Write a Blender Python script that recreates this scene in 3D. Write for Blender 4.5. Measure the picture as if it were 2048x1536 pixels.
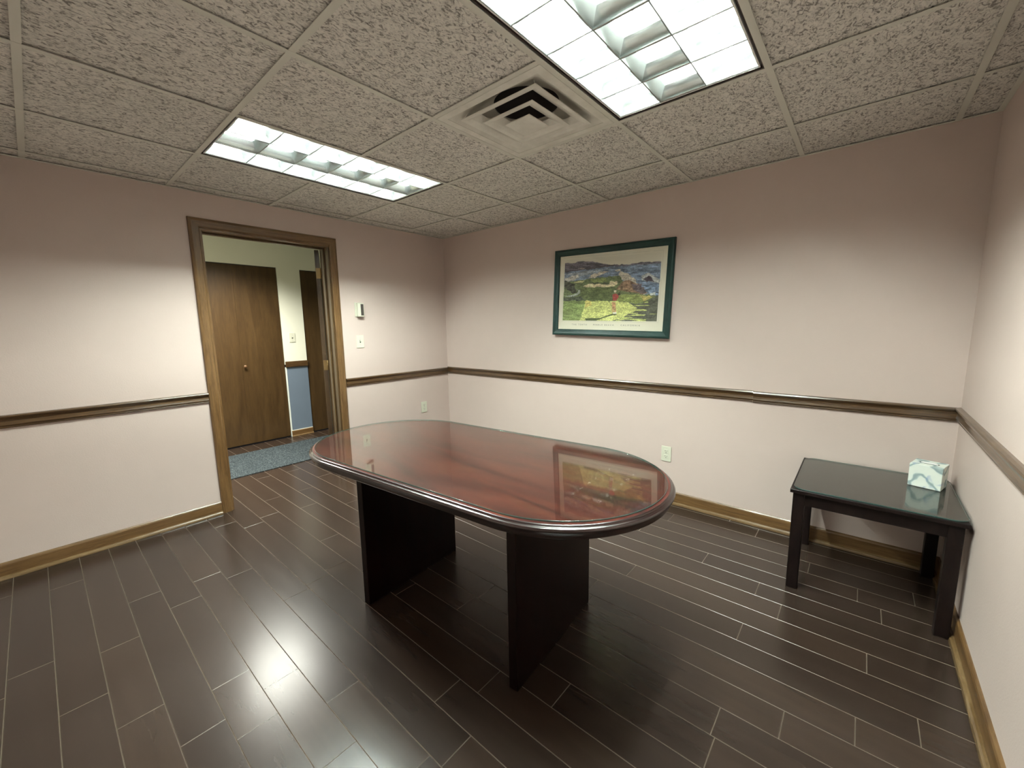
import bpy, bmesh, math, random
import numpy as np
from mathutils import Vector, Matrix

for o in list(bpy.data.objects):
    bpy.data.objects.remove(o, do_unlink=True)
S = bpy.context.scene
COL = S.collection
random.seed(7)

# ------------------------------------------------------------------ camera, world, exposure
W, H, D = 3.931, 2.284, -3.41          # room: x 0..W, y D..0, z 0..H
HX, HH = -1.88, 2.365                  # hall far wall x, hall ceiling height
T = 0.6096                             # ceiling grid module
cam_d = bpy.data.cameras.new('camera')
cam = bpy.data.objects.new('camera', cam_d)
COL.objects.link(cam)
R = Vector((0.7601325, 0.64956919, -0.01607642))
U = Vector((-0.0798708, 0.11796256, 0.98980073))
F = Vector((-0.64484048, 0.75109566, -0.14154879))
M = Matrix((R, U, -F)).transposed().to_4x4()
M.translation = Vector((3.52793, -3.00377, 1.34823))
cam.matrix_world = M
cam_d.sensor_width = 36
cam_d.lens = 36 * 816.88 / 2048
cam_d.clip_start = 0.02
S.camera = cam
wd = bpy.data.worlds.new('world')
S.world = wd
wd.use_nodes = True
wd.node_tree.nodes['Background'].inputs[0].default_value = (0.5, 0.5, 0.5, 1)
wd.node_tree.nodes['Background'].inputs[1].default_value = 0.02
S.view_settings.view_transform = 'Standard'
S.view_settings.look = 'None'
S.view_settings.gamma = 1
S.view_settings.use_curve_mapping = False
S.view_settings.exposure = 0.0
TUBE = 625.0                            # radiance of the room's fluorescent tubes
HALL = 96.0                             # watts of the hall lamp

# ------------------------------------------------------------------ helpers
def new_mesh(name, V, Fc, mat=None, parent=None, mi=None, smooth=False):
    me = bpy.data.meshes.new(name)
    me.from_pydata([tuple(v) for v in V], [], Fc)
    mats = mat if isinstance(mat, (list, tuple)) else [mat]
    for m in mats:
        if m: me.materials.append(m)
    if mi is not None:
        me.polygons.foreach_set('material_index', mi)
    if smooth:
        me.polygons.foreach_set('use_smooth', [True] * len(me.polygons))
    me.update()
    return link(name, me, parent)

def link(name, me, parent=None):
    o = bpy.data.objects.new(name, me)
    COL.objects.link(o)
    if parent is not None:
        o.parent = parent
    return o

def from_bm(name, bm, mat=None, parent=None, smooth=False):
    bmesh.ops.recalc_face_normals(bm, faces=bm.faces)
    me = bpy.data.meshes.new(name)
    bm.to_mesh(me); bm.free()
    mats = mat if isinstance(mat, (list, tuple)) else [mat]
    for m in mats:
        if m: me.materials.append(m)
    if smooth:
        for p in me.polygons: p.use_smooth = True
    return link(name, me, parent)

def bm_box(bm, x0, x1, y0, y1, z0, z1, bevel=0.0, seg=2, mi=0):
    r = bmesh.ops.create_cube(bm, size=1.0)
    vs = r['verts']
    for v in vs:
        v.co = Vector(((x0 + x1) / 2 + v.co.x * (x1 - x0), (y0 + y1) / 2 + v.co.y * (y1 - y0), (z0 + z1) / 2 + v.co.z * (z1 - z0)))
    fs = set(f for v in vs for f in v.link_faces)
    for f in fs: f.material_index = mi
    if bevel > 0:
        es = list(set(e for v in vs for e in v.link_edges))
        bmesh.ops.bevel(bm, geom=es, offset=bevel, segments=seg, affect='EDGES', profile=0.6)

def box(name, x0, x1, y0, y1, z0, z1, mat, parent=None, bevel=0.0, seg=2):
    bm = bmesh.new()
    bm_box(bm, min(x0, x1), max(x0, x1), min(y0, y1), max(y0, y1), min(z0, z1), max(z0, z1), bevel, seg)
    return from_bm(name, bm, mat, parent)

def cyl(name, c, axis, r, h, mat, parent=None, n=20, r2=None, smooth=True):
    bm = bmesh.new()
    bmesh.ops.create_cone(bm, cap_ends=True, segments=n, radius1=r, radius2=r if r2 is None else r2, depth=h)
    q = Vector((0, 0, 1)).rotation_difference(Vector(axis)).to_matrix().to_4x4()
    bm.transform(Matrix.Translation(Vector(c)) @ q)
    o = from_bm(name, bm, mat, parent)
    if smooth:
        for p in o.data.polygons: p.use_smooth = len(p.vertices) == 4
    return o

def empty(name, loc, label, cat, group=None, rotz=0.0):
    o = bpy.data.objects.new(name, None)
    COL.objects.link(o)
    o.empty_display_size = 0.1
    o.location = loc
    o.rotation_euler = (0, 0, rotz)
    o['label'] = label; o['category'] = cat
    if group: o['group'] = group
    return o

def st(o, label=None):
    o['kind'] = 'structure'
    if label: o['label'] = label
    return o

def sweep(name, prof, a, b, n, mat, parent=None, ma=0.0, mb=0.0, zoff=0.0):
    """moulding: profile points (depth from the wall, z) run from a to b (xy); n = direction into the room; ma/mb = mitre (metres of run per metre of depth)"""
    a = Vector(a); b = Vector(b); n = Vector(n)
    d = (b - a).normalized()
    V = []; k = len(prof)
    for base, m in ((a, ma), (b, -mb)):
        for (t, z) in prof:
            p = base + n * t + d * (m * t)
            V.append((p.x, p.y, z + zoff))
    Fc = [(i, (i + 1) % k, k + (i + 1) % k, k + i) for i in range(k)]
    Fc += [tuple(range(k)), tuple(range(2 * k - 1, k - 1, -1))]
    bm = bmesh.new()
    vs = [bm.verts.new(v) for v in V]
    for f in Fc: bm.faces.new([vs[i] for i in f])
    return from_bm(name, bm, mat, parent)

# ------------------------------------------------------------------ materials
class Mt:
    def __init__(s, name, rough=0.5, spec=0.5, metal=0.0, coat=0.0, coat_r=0.05):
        s.m = bpy.data.materials.new(name); s.m.use_nodes = True
        s.t = s.m.node_tree; s.b = s.t.nodes['Principled BSDF']
        s.b.inputs['Roughness'].default_value = rough
        s.b.inputs['Specular IOR Level'].default_value = spec
        s.b.inputs['Metallic'].default_value = metal
        s.b.inputs['Coat Weight'].default_value = coat
        s.b.inputs['Coat Roughness'].default_value = coat_r
    def n(s, t, **k):
        x = s.t.nodes.new(t)
        for a, v in k.items():
            if a.startswith('i_'):
                x.inputs[a[2:]].default_value = v
            else: setattr(x, a, v)
        return x
    def l(s, a, b): s.t.links.new(a, b)
    def col(s, c): s.b.inputs['Base Color'].default_value = (*c, 1); return s
    def pos(s, scale=(1, 1, 1), obj=False, rnd=False):
        if obj: src = s.n('ShaderNodeTexCoord').outputs['Object']
        else: src = s.n('ShaderNodeNewGeometry').outputs['Position']
        mp = s.n('ShaderNodeMapping'); mp.inputs['Scale'].default_value = scale
        s.l(src, mp.inputs['Vector'])
        out = mp.outputs['Vector']
        if rnd:
            oi = s.n('ShaderNodeObjectInfo')
            mu = s.n('ShaderNodeMath', operation='MULTIPLY'); mu.inputs[1].default_value = 37.0
            s.l(oi.outputs['Random'], mu.inputs[0])
            ad = s.n('ShaderNodeVectorMath', operation='ADD')
            s.l(out, ad.inputs[0]); s.l(mu.outputs[0], ad.inputs[1]); out = ad.outputs[0]
        return out
    def noise(s, vec, scale, detail=4, rough=0.55, dist=0.0):
        x = s.n('ShaderNodeTexNoise'); x.inputs['Scale'].default_value = scale
        x.inputs['Detail'].default_value = detail; x.inputs['Roughness'].default_value = rough
        x.inputs['Distortion'].default_value = dist
        s.l(vec, x.inputs['Vector']); return x.outputs['Fac']
    def ramp(s, fac, stops):
        r = s.n('ShaderNodeValToRGB'); e = r.color_ramp.elements
        while len(e) < len(stops): e.new(0.5)
        for k, (p, c) in enumerate(stops):
            e[k].position = p; e[k].color = (*c, 1) if len(c) == 3 else c
        s.l(fac, r.inputs['Fac']); return r.outputs['Color']
    def mix(s, fac, a, b, mode='MIX'):
        x = s.n('ShaderNodeMix', data_type='RGBA', blend_type=mode)
        for v, sock in ((fac, x.inputs[0]), (a, x.inputs[6]), (b, x.inputs[7])):
            if hasattr(v, 'is_linked') or hasattr(v, 'links'): s.l(v, sock)
            elif isinstance(v, (int, float)): sock.default_value = v
            else: sock.default_value = (*v, 1)
        return x.outputs[2]
    def base(s, c): s.l(c, s.b.inputs['Base Color']); return s
    def bump(s, h, strength=0.3, dist=0.002):
        x = s.n('ShaderNodeBump'); x.inputs['Strength'].default_value = strength; x.inputs['Distance'].default_value = dist
        s.l(h, x.inputs['Height']); s.l(x.outputs['Normal'], s.b.inputs['Normal']); return s

def plain(name, c, rough=0.5, spec=0.5, metal=0.0, **k):
    return Mt(name, rough, spec, metal, **k).col(c).m

def paint(name, c, c2):
    m = Mt(name, 0.55, 0.35)
    p = m.pos()
    m.base(m.mix(m.noise(p, 6, 5), c, c2))
    m.bump(m.noise(p, 140, 3, 0.6), 0.25, 0.002)
    return m.m

PINK = paint('pink_wall_paint', (0.605, 0.497, 0.452), (0.642, 0.528, 0.48))
CREAM = paint('cream_hall_paint', (0.76, 0.76, 0.64), (0.80, 0.79, 0.67))
BLUE = paint('slate_blue_paint', (0.135, 0.172, 0.222), (0.15, 0.19, 0.245))
HALLCEIL = paint('hall_ceiling_white', (0.55, 0.56, 0.48), (0.6, 0.6, 0.52))

def wood(name, dark, mid, light, stretch=(1, 1, 1), rough=0.35, coat=0.3, rnd=False, scale=9.0, bump=0.1, obj=False, spec=0.5, coat_r=0.12):
    m = Mt(name, rough, spec, coat=coat, coat_r=coat_r)
    p = m.pos(stretch, obj=obj, rnd=rnd)
    a = m.noise(p, scale, 6, 0.6, 0.6)
    b = m.noise(p, scale * 6, 4, 0.6, 0.2)
    c = m.ramp(a, [(0.3, dark), (0.5, mid), (0.72, light)])
    d = m.ramp(b, [(0.3, (0.72, 0.72, 0.72)), (0.6, (1, 1, 1))])
    m.base(m.mix(0.7, c, d, 'MULTIPLY'))
    if bump: m.bump(b, bump, 0.001)
    return m.m

OAK_V = wood('oak_trim_vertical', (0.088, 0.043, 0.014), (0.152, 0.081, 0.029), (0.205, 0.114, 0.045), (7, 7, 0.6))
OAK_H = wood('oak_trim_horizontal', (0.088, 0.043, 0.014), (0.152, 0.081, 0.029), (0.205, 0.114, 0.045), (0.6, 0.6, 9))
RAILW = wood('chair_rail_stained_oak', (0.036, 0.017, 0.006), (0.078, 0.040, 0.015), (0.12, 0.068, 0.027), (0.8, 0.8, 14), rough=0.28, coat=0.5)
DOORW = wood('flush_door_veneer', (0.046, 0.023, 0.007), (0.062, 0.033, 0.0105), (0.080, 0.044, 0.015), (4, 4, 0.45), rough=0.38, scale=4, coat=0.2)
MAHOG = None
def mahogany(name, stretch, k=1.0, coat=0.4):
    m = Mt(name, 0.32, 0.5, coat=coat, coat_r=0.06)
    p = m.pos(stretch)
    a = m.noise(p, 3.2, 5, 0.6, 0.9)
    b = m.noise(p, 26, 5, 0.65, 0.3)
    c = m.ramp(a, [(0.28, (0.020 * k, 0.009 * k, 0.008 * k)), (0.43, (0.066 * k, 0.014 * k, 0.011 * k)), (0.58, (0.105 * k, 0.022 * k, 0.015 * k)), (0.75, (0.135 * k, 0.042 * k, 0.022 * k))])
    d = m.ramp(b, [(0.3, (0.62, 0.6, 0.6)), (0.62, (1, 1, 1))])
    m.base(m.mix(0.75, c, d, 'MULTIPLY'))
    return m.m
MAHOG_TOP = mahogany('mahogany_table_top', (0.55, 3.2, 3), 1.0, 0.15)
MAHOG_EDGE = mahogany('mahogany_table_edge', (0.6, 0.6, 3), 0.14, 0.9)
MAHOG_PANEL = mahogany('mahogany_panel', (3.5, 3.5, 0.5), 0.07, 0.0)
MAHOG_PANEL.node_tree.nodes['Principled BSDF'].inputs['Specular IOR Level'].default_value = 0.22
ESPR = wood('espresso_side_table', (0.004, 0.002, 0.002), (0.007, 0.0035, 0.003), (0.011, 0.006, 0.005), (3, 3, 1), rough=0.45, coat=0.0, spec=0.18)

def plank_mat():
    m = Mt('dark_laminate_plank', 0.27, 0.5)
    p = m.pos((1.0, 9, 1), rnd=True)
    a = m.noise(p, 2.2, 5, 0.55, 0.3)
    b = m.noise(p, 30, 4, 0.6)
    c = m.ramp(a, [(0.2, (0.025, 0.016, 0.012)), (0.55, (0.031, 0.020, 0.015)), (0.9, (0.037, 0.025, 0.019))])
    oi = m.n('ShaderNodeObjectInfo')
    v = m.ramp(oi.outputs['Random'], [(0.0, (0.82, 0.82, 0.83)), (0.5, (1.0, 0.99, 0.97)), (1.0, (1.15, 1.12, 1.06))])
    m.base(m.mix(1.0, c, v, 'MULTIPLY'))
    rr = m.n('ShaderNodeMapRange'); rr.inputs[3].default_value = 0.22; rr.inputs[4].default_value = 0.27
    m.l(a, rr.inputs[0]); m.l(rr.outputs[0], m.b.inputs['Roughness'])
    m.bump(b, 0.06, 0.0006)
    return m.m
PLANK = plank_mat()
PEDGE = plain('worn_plank_bevel', (0.125, 0.095, 0.07), 0.3, 0.6)
SUBF = plain('plank_groove', (0.06, 0.045, 0.035), 0.8)

def tile_mat():
    m = Mt('fissured_ceiling_tile', 0.9, 0.15)
    p = m.pos((1, 1, 1), rnd=True)
    q = m.pos((1.0, 0.6, 1), rnd=True)
    a = m.noise(q, 72, 3, 0.62, 1.4)
    b = m.noise(p, 220, 2, 0.6)
    pits = m.ramp(a, [(0.37, (0.33, 0.32, 0.31)), (0.47, (0.82, 0.82, 0.82)), (0.6, (1.0, 1.0, 1.0))])  # shade inside the pits painted into the tile colour, on top of the bump
    big = m.ramp(m.noise(p, 3, 3), [(0.3, (0.82, 0.79, 0.725)), (0.7, (0.90, 0.865, 0.80))])
    m.base(m.mix(1.0, big, pits, 'MULTIPLY'))
    ad = m.n('ShaderNodeMath', operation='MULTIPLY_ADD'); ad.inputs[1].default_value = 0.35
    m.l(b, ad.inputs[0]); m.l(a, ad.inputs[2])
    m.bump(ad.outputs[0], 1.0, 0.008)
    return m.m
TILE = tile_mat()
TEE = plain('ceiling_tee_paint', (0.66, 0.65, 0.575), 0.45, 0.4)
DUST = Mt('vent_paint_dusty', 0.5, 0.4)
DUST.base(DUST.ramp(DUST.noise(DUST.pos(), 14, 4), [(0.35, (0.66, 0.64, 0.57)), (0.65, (0.76, 0.74, 0.67))]))
DUST = DUST.m
DUCT = plain('dark_duct', (0.035, 0.03, 0.03), 0.8)
FIXDARK = plain('fixture_gap_shade', (0.045, 0.028, 0.022), 0.6)  # shadow in the gap round the louver, put into the housing colour
FIXWHITE = plain('fixture_white_enamel', (0.80, 0.80, 0.76), 0.4)
def louver_mat():
    m = Mt('semi_specular_louver', 0.21, 0.3, 0.885)
    m.base(m.ramp(m.noise(m.pos((1, 1, 1)), 9, 3), [(0.3, (0.52, 0.56, 0.555)), (0.7, (0.56, 0.60, 0.595))]))
    return m.m
LOUV = louver_mat()
LIP = plain('louver_blade_edge', (0.22, 0.25, 0.25), 0.5)  # shade of the downward-facing blade edges painted in as a darker grey

def emit(name, c, s):
    m = bpy.data.materials.new(name); m.use_nodes = True
    t = m.node_tree; t.nodes.clear()
    e = t.nodes.new('ShaderNodeEmission'); o = t.nodes.new('ShaderNodeOutputMaterial')
    e.inputs[0].default_value = (*c, 1); e.inputs[1].default_value = s
    t.links.new(e.outputs[0], o.inputs[0]); return m
TUBEM = emit('lit_fluorescent_tube', (0.89, 1.0, 0.92), TUBE)
TUBEOFF = plain('unlit_tube', (0.75, 0.78, 0.76), 0.3)

def glass(name, tint, edge=False, refl_r=0.0):
    m = bpy.data.materials.new(name); m.use_nodes = True
    t = m.node_tree; t.nodes.clear()
    tr = t.nodes.new('ShaderNodeBsdfTransparent'); tr.inputs[0].default_value = (*tint, 1)
    gl = t.nodes.new('ShaderNodeBsdfGlossy'); gl.inputs[1].default_value = refl_r
    lw = t.nodes.new('ShaderNodeLayerWeight'); lw.inputs[0].default_value = 0.5      # facing = 1 - |cos|
    pw = t.nodes.new('ShaderNodeMath'); pw.operation = 'POWER'; pw.inputs[1].default_value = 5.0
    fr = t.nodes.new('ShaderNodeMath'); fr.operation = 'MULTIPLY_ADD'; fr.inputs[1].default_value = 0.957; fr.inputs[2].default_value = 0.043
    t.links.new(lw.outputs['Facing'], pw.inputs[0]); t.links.new(pw.outputs[0], fr.inputs[0])
    mx = t.nodes.new('ShaderNodeMixShader'); o = t.nodes.new('ShaderNodeOutputMaterial')
    t.links.new(fr.outputs[0], mx.inputs[0]); t.links.new(tr.outputs[0], mx.inputs[1]); t.links.new(gl.outputs[0], mx.inputs[2])
    if edge:
        pb = t.nodes.new('ShaderNodeBsdfPrincipled'); pb.inputs['Base Color'].default_value = (0.03, 0.10, 0.09, 1)
        pb.inputs['Roughness'].default_value = 0.12; pb.inputs['Coat Weight'].default_value = 0.5
        m2 = t.nodes.new('ShaderNodeMixShader'); m2.inputs[0].default_value = 0.65
        t.links.new(mx.outputs[0], m2.inputs[1]); t.links.new(pb.outputs[0], m2.inputs[2]); t.links.new(m2.outputs[0], o.inputs[0])
    else:
        t.links.new(mx.outputs[0], o.inputs[0])
    return m
GLASS = glass('clear_glass', (0.95, 0.985, 0.97), refl_r=0.01)
GLASS_E = glass('green_glass_edge', (0.5, 0.75, 0.68), True)
GLASS_P = glass('picture_glass', (0.98, 0.985, 0.98), refl_r=0.02)
IVORY = plain('ivory_plastic', (0.67, 0.67, 0.55), 0.35)
SLOT = plain('dark_slot', (0.02, 0.018, 0.015), 0.6)
BRASS = plain('aged_brass', (0.30, 0.20, 0.09), 0.35, 0.5, 0.9)
GREENF = Mt('dark_green_frame', 0.42, 0.4)
GREENF.base(GREENF.ramp(GREENF.noise(GREENF.pos(), 20, 3), [(0.3, (0.006, 0.028, 0.024)), (0.7, (0.010, 0.040, 0.034))]))
GREENF = GREENF.m

# ------------------------------------------------------------------ floor and planks
floor = st(box('floor', HX, W, -3.5, 0.36, -0.06, -0.0105, SUBF), 'subfloor under the dark plank floor')
PW, Y0 = 0.127, -3.099
known = {1: [1.173, 1.692], 2: [1.936], 3: [1.048, 1.762, 2.054], 4: [1.909, 2.362], 5: [2.151, 2.586], 6: [1.421], 8: [0.315], 9: [0.985, 2.788],
         10: [3.262], 12: [3.422], 13: [3.611], 16: [3.641], 17: [3.331], 18: [3.218], 19: [2.934, 3.692], 20: [3.607], 21: [3.400, 3.816]}
def plank(x0, x1, y0, y1):
    g, b = 0.0003, 0.0014
    x0 += g; x1 -= g; y0 += g; y1 -= g
    cx, cy = (x0 + x1) / 2, (y0 + y1) / 2
    hx, hy = (x1 - x0) / 2, (y1 - y0) / 2
    V = []
    for (ix, z) in ((0, -0.0100), (0, -0.0011), (b, 0.0)):
        V += [(-hx + ix, -hy + ix, z), (hx - ix, -hy + ix, z), (hx - ix, hy - ix, z), (-hx + ix, hy - ix, z)]
    Fc = [(8, 9, 10, 11)]
    mi = [0]
    for r in (0, 4):
        for k in range(4):
            Fc.append((r + k, r + (k + 1) % 4, r + 4 + (k + 1) % 4, r + 4 + k)); mi.append(1)
    o = new_mesh('plank', V, Fc, [PLANK, PEDGE], floor, mi)
    o.location = (cx, cy, random.uniform(-0.0003, 0.0))
for k in range(-3, 27):
    ya, yb = max(Y0 + PW * k, D), min(Y0 + PW * (k + 1), 0.34)
    if yb - ya < 0.01: continue
    if ya > -0.03: xa, xb = HX, 0.0
    elif yb < -2.55: xa, xb = 0.0, W
    else: xa, xb = HX, W
    if ya < 0 < yb: yb = yb
    js = sorted(known.get(k, []))
    pts = []
    if js:
        x = js[0] - random.uniform(0.95, 1.22)
        while x > xa + 0.15: pts.append(x); x -= random.uniform(0.8, 1.22)
        for i, j in enumerate(js):
            pts.append(j)
            if i + 1 < len(js) and js[i + 1] - j > 1.5: pts.append((j + js[i + 1]) / 2 + random.uniform(-0.2, 0.2))
        x = js[-1] + random.uniform(1.0, 1.25)
        while x < xb - 0.15: pts.append(x); x += random.uniform(0.9, 1.25)
    else:
        x = xa + random.uniform(0.2, 1.1)
        while x < xb - 0.15: pts.append(x); x += random.uniform(0.9, 1.25)
    pts = [xa] + sorted(pts) + [xb]
    for a, b in zip(pts, pts[1:]): plank(a, b, ya, yb)

# ------------------------------------------------------------------ walls
YL, YR, ZT = -2.172, -1.262, 2.052      # door opening
wl = bmesh.new()
bm_box(wl, -0.12, 0, -3.53, YL, 0, H + 0.3); bm_box(wl, -0.12, 0, YR, 0.0, 0, H + 0.3); bm_box(wl, -0.12, 0, YL, YR, ZT, H + 0.3)
st(from_bm('wall_left', wl, PINK), 'pink wall with the open doorway')
st(box('wall_back', -0.12, W + 0.12, 0.0, 0.12, 0, H + 0.3, PINK), 'pink wall with the framed golf print')
st(box('wall_right', W, W + 0.12, -3.53, 0.0, 0, H + 0.3, PINK), 'pink wall beside the side table')
st(box('wall_front', 0, W, -3.53, D, 0, H + 0.3, PINK), 'pink wall behind the camera')
# hall shell
wh = bmesh.new()
DA = (-1.925, -1.003, 2.082)            # closet door opening y0, y1, z
DB = (-0.738, 0.18, 2.078)
for (a, b, c, d) in ((-3.5, DA[0], 0, HH), (DA[0], DA[1], DA[2], HH), (DA[1], DB[0], 0.915, HH), (DB[0], DB[1], DB[2], HH), (DB[1], 0.34, 0, HH)):
    bm_box(wh, HX - 0.1, HX, a, b, c, d)
hall_wall = st(from_bm('wall_hall', wh, CREAM), 'cream hall wall seen through the doorway')
bl = box('lower_panel', HX - 0.1, HX, DA[1] + 0.012, DB[0], 0, 0.915, BLUE, hall_wall); bl['label'] = 'slate blue lower wall'
box('corner_strip', HX - 0.1, HX + 0.002, DA[1], DA[1] + 0.012, 0, 0.88, plain('white_edge', (0.75, 0.78, 0.72), 0.5), hall_wall)
box('wall_base_strip', HX, HX + 0.003, DA[1] + 0.004, DB[0], 0.072, 0.080, plain('white_edge_2', (0.75, 0.76, 0.68), 0.5), hall_wall)
st(box('wall_hall_end', HX, -0.12, 0.24, 0.34, 0, HH, CREAM), 'cream wall at the end of the hall')
st(box('wall_hall_near', HX, -0.12, -3.5, -3.4, 0, HH, CREAM), 'cream wall at the near end of the hall')
hw = bmesh.new()
bm_box(hw, -0.14, -0.1205, -3.4, YL, 0, HH); bm_box(hw, -0.14, -0.1205, YR, 0.24, 0, HH); bm_box(hw, -0.14, -0.1205, YL, YR, ZT, HH)
st(from_bm('wall_hall_side', hw, CREAM), 'hall side of the doorway wall')
st(box('ceiling_hall', HX - 0.1, -0.12, -3.5, 0.34, HH, HH + 0.05, HALLCEIL), 'white hall ceiling')

# ------------------------------------------------------------------ mouldings
railP = [(0, 0.838), (0.010, 0.838), (0.0125, 0.842), (0.011, 0.847), (0.014, 0.850), (0.016, 0.856), (0.013, 0.866), (0.011, 0.876), (0.014, 0.886), (0.021, 0.893), (0.024, 0.900), (0.021, 0.906), (0.010, 0.909), (0, 0.909)]
baseP = [(0, 0), (0.012, 0), (0.012, 0.078), (0.009, 0.086), (0.004, 0.092), (0, 0.092)]
shoeP = [(0.012, 0.0), (0.028, 0.0), (0.0275, 0.006), (0.025, 0.012), (0.020, 0.0165), (0.012, 0.019)]
SHOE = wood('shoe_moulding', (0.105, 0.060, 0.024), (0.165, 0.102, 0.045), (0.225, 0.148, 0.072), (0.6, 0.6, 9), rough=0.25, coat=0.6)
def rail(n, a, b, d, ma, mb, zo=0.0):
    st(sweep('trim_%d' % n, railP, a, b, d, RAILW, None, ma, mb, zo), 'dark wooden chair rail')
def baseb(name, a, b, d, ma, mb):
    o = st(sweep(name, baseP, a, b, d, OAK_H, None, ma, mb), 'oak baseboard')
    sweep('shoe_molding', shoeP, a, b, d, SHOE, o, ma, mb)
CL, CR = -2.232, -1.200                 # casing outer edges
rail(1, (0, D, 0), (0, CL, 0), (1, 0, 0), 1, 0)
rail(2, (0, CR, 0), (0, 0, 0), (1, 0, 0), 0, 1, -0.012)
rail(3, (0, 0, 0), (3.016, 0, 0), (0, -1, 0), 1, 0, -0.003)
rail(4, (3.0165, 0, 0), (W, 0, 0), (0, -1, 0), 0, 1, -0.008)
rail(5, (W, 0, 0), (W, D, 0), (-1, 0, 0), 1, 1, -0.006)
rail(6, (W, D, 0), (0, D, 0), (0, 1, 0), 1, 1)
baseb('baseboard_left', (0, D, 0), (0, CL, 0), (1, 0, 0), 1, 0)
baseb('baseboard_left', (0, CR, 0), (0, 0, 0), (1, 0, 0), 0, 1)
baseb('baseboard_back', (0, 0, 0), (W, 0, 0), (0, -1, 0), 1, 1)
baseb('baseboard_right', (W, 0, 0), (W, D, 0), (-1, 0, 0), 1, 1)
baseb('baseboard_front', (W, D, 0), (0, D, 0), (0, 1, 0), 1, 1)
o = st(sweep('baseboard_hall', [(0, 0), (0.012, 0), (0.012, 0.065), (0.006, 0.072), (0, 0.072)], (HX, DA[1] + 0.004, 0), (HX, DB[0], 0), (1, 0, 0), OAK_H), 'oak baseboard of the hall')
sweep('shoe_molding', [(a - 0.0, b * 0.8) for a, b in shoeP], (HX, DA[1] + 0.004, 0), (HX, DB[0], 0), (1, 0, 0), SHOE, o)
st(sweep('trim_7', [(0, 0.880), (0.014, 0.880), (0.018, 0.885), (0.018, 0.945), (0.012, 0.952), (0, 0.952)], (HX, DA[1] + 0.002, 0), (HX, DB[0], 0), (1, 0, 0), RAILW), 'chair rail of the hall')

OAK_J = wood('oak_jamb_shaded', (0.045, 0.024, 0.009), (0.078, 0.044, 0.017), (0.105, 0.062, 0.026), (7, 7, 0.6), coat=0.0)  # same oak darkened: the jamb's shaded side is put into the colour
# doorway: casing, jambs, stop
dcase = st(bpy.data.objects.new('door_1', None), 'oak door casing of the open doorway'); COL.objects.link(dcase)
caseP = [(0.0, 0.0), (0.0, 0.010), (0.008, 0.016), (0.045, 0.018), (0.060, 0.014), (0.064, 0.008), (0.064, 0.0)]   # (across, out)
def casing(name, a, b, across, out, mat, par, mit0, mit1):
    a, b, across, out = map(Vector, (a, b, across, out)); d = (b - a).normalized(); k = len(caseP)
    bm = bmesh.new(); vs = []
    for base, m in ((a, mit0), (b, mit1)):
        for (t, z) in caseP: vs.append(bm.verts.new(base + across * t + out * z + d * (m * t)))
    for i in range(k): bm.faces.new([vs[i], vs[(i + 1) % k], vs[k + (i + 1) % k], vs[k + i]])
    bm.faces.new(vs[:k]); bm.faces.new(vs[k:][::-1])
    return from_bm(name, bm, mat, par)
RV = 0.004
for xo, out in ((0.0, 1), (-0.14, -1)):
    casing('side_casing', (xo, YL + RV, 0), (xo, YL + RV, ZT - RV), (0, -1, 0), (out, 0, 0), OAK_V, dcase, 0, 1)
    casing('side_casing', (xo, YR - RV, 0), (xo, YR - RV, ZT - RV), (0, 1, 0), (out, 0, 0), OAK_V, dcase, 0, 1)
    casing('head_casing', (xo, YL + RV, ZT - RV), (xo, YR - RV, ZT - RV), (0, 0, 1), (out, 0, 0), OAK_H, dcase, -1, 1)
box('jamb', -0.14, 0.0, YL, YL + 0.018, 0, ZT - 0.018, OAK_V, dcase)
box('jamb', -0.14, 0.0, YR - 0.018, YR, 0, ZT - 0.018, OAK_J, dcase)
box('head_jamb', -0.14, 0.0, YL, YR, ZT - 0.018, ZT, OAK_H, dcase)
for (a, b, c, d) in ((YL + 0.018, YL + 0.030, 0, ZT - 0.018), (YR - 0.030, YR - 0.018, 0, ZT - 0.018), (YL + 0.03, YR - 0.03, ZT - 0.030, ZT - 0.018)):
    box('door_stop', -0.098, -0.062, a, b, c, d, OAK_J, dcase, 0.002, 1)

# open door leaf, hinged on the hall side of the right jamb, seen on its hinge edge
ODARK = wood('open_door_veneer', (0.03, 0.016, 0.008), (0.055, 0.030, 0.013), (0.085, 0.05, 0.022), (4, 4, 0.45), scale=5, rough=0.35)
leaf = bpy.data.objects.new('door_2', None); COL.objects.link(leaf); st(leaf, 'open oak door seen along its hinge edge')
leaf.location = (-0.150, YR - 0.020, 0); leaf.rotation_euler = (0, 0, math.radians(-115.5))
box('door_leaf', 0.004, 0.039, -0.872, -0.004, 0.012, 2.028, ODARK, leaf, 0.001, 1)
for z in (0.23, 1.02, 1.83):
    h = cyl('hinge', (0.0, 0.0, z), (0, 0, 1), 0.006, 0.09, BRASS, leaf, 10)
    box('hinge_plate', 0.003, 0.036, -0.0045, -0.0015, z - 0.045, z + 0.045, BRASS, leaf)
for s in ():
    cyl('door_knob', (0.0215 + (0.04 if s > 0 else -0.04), -0.81, 0.95), (1, 0, 0), 0.026, 0.03, BRASS, leaf, 16)

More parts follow.
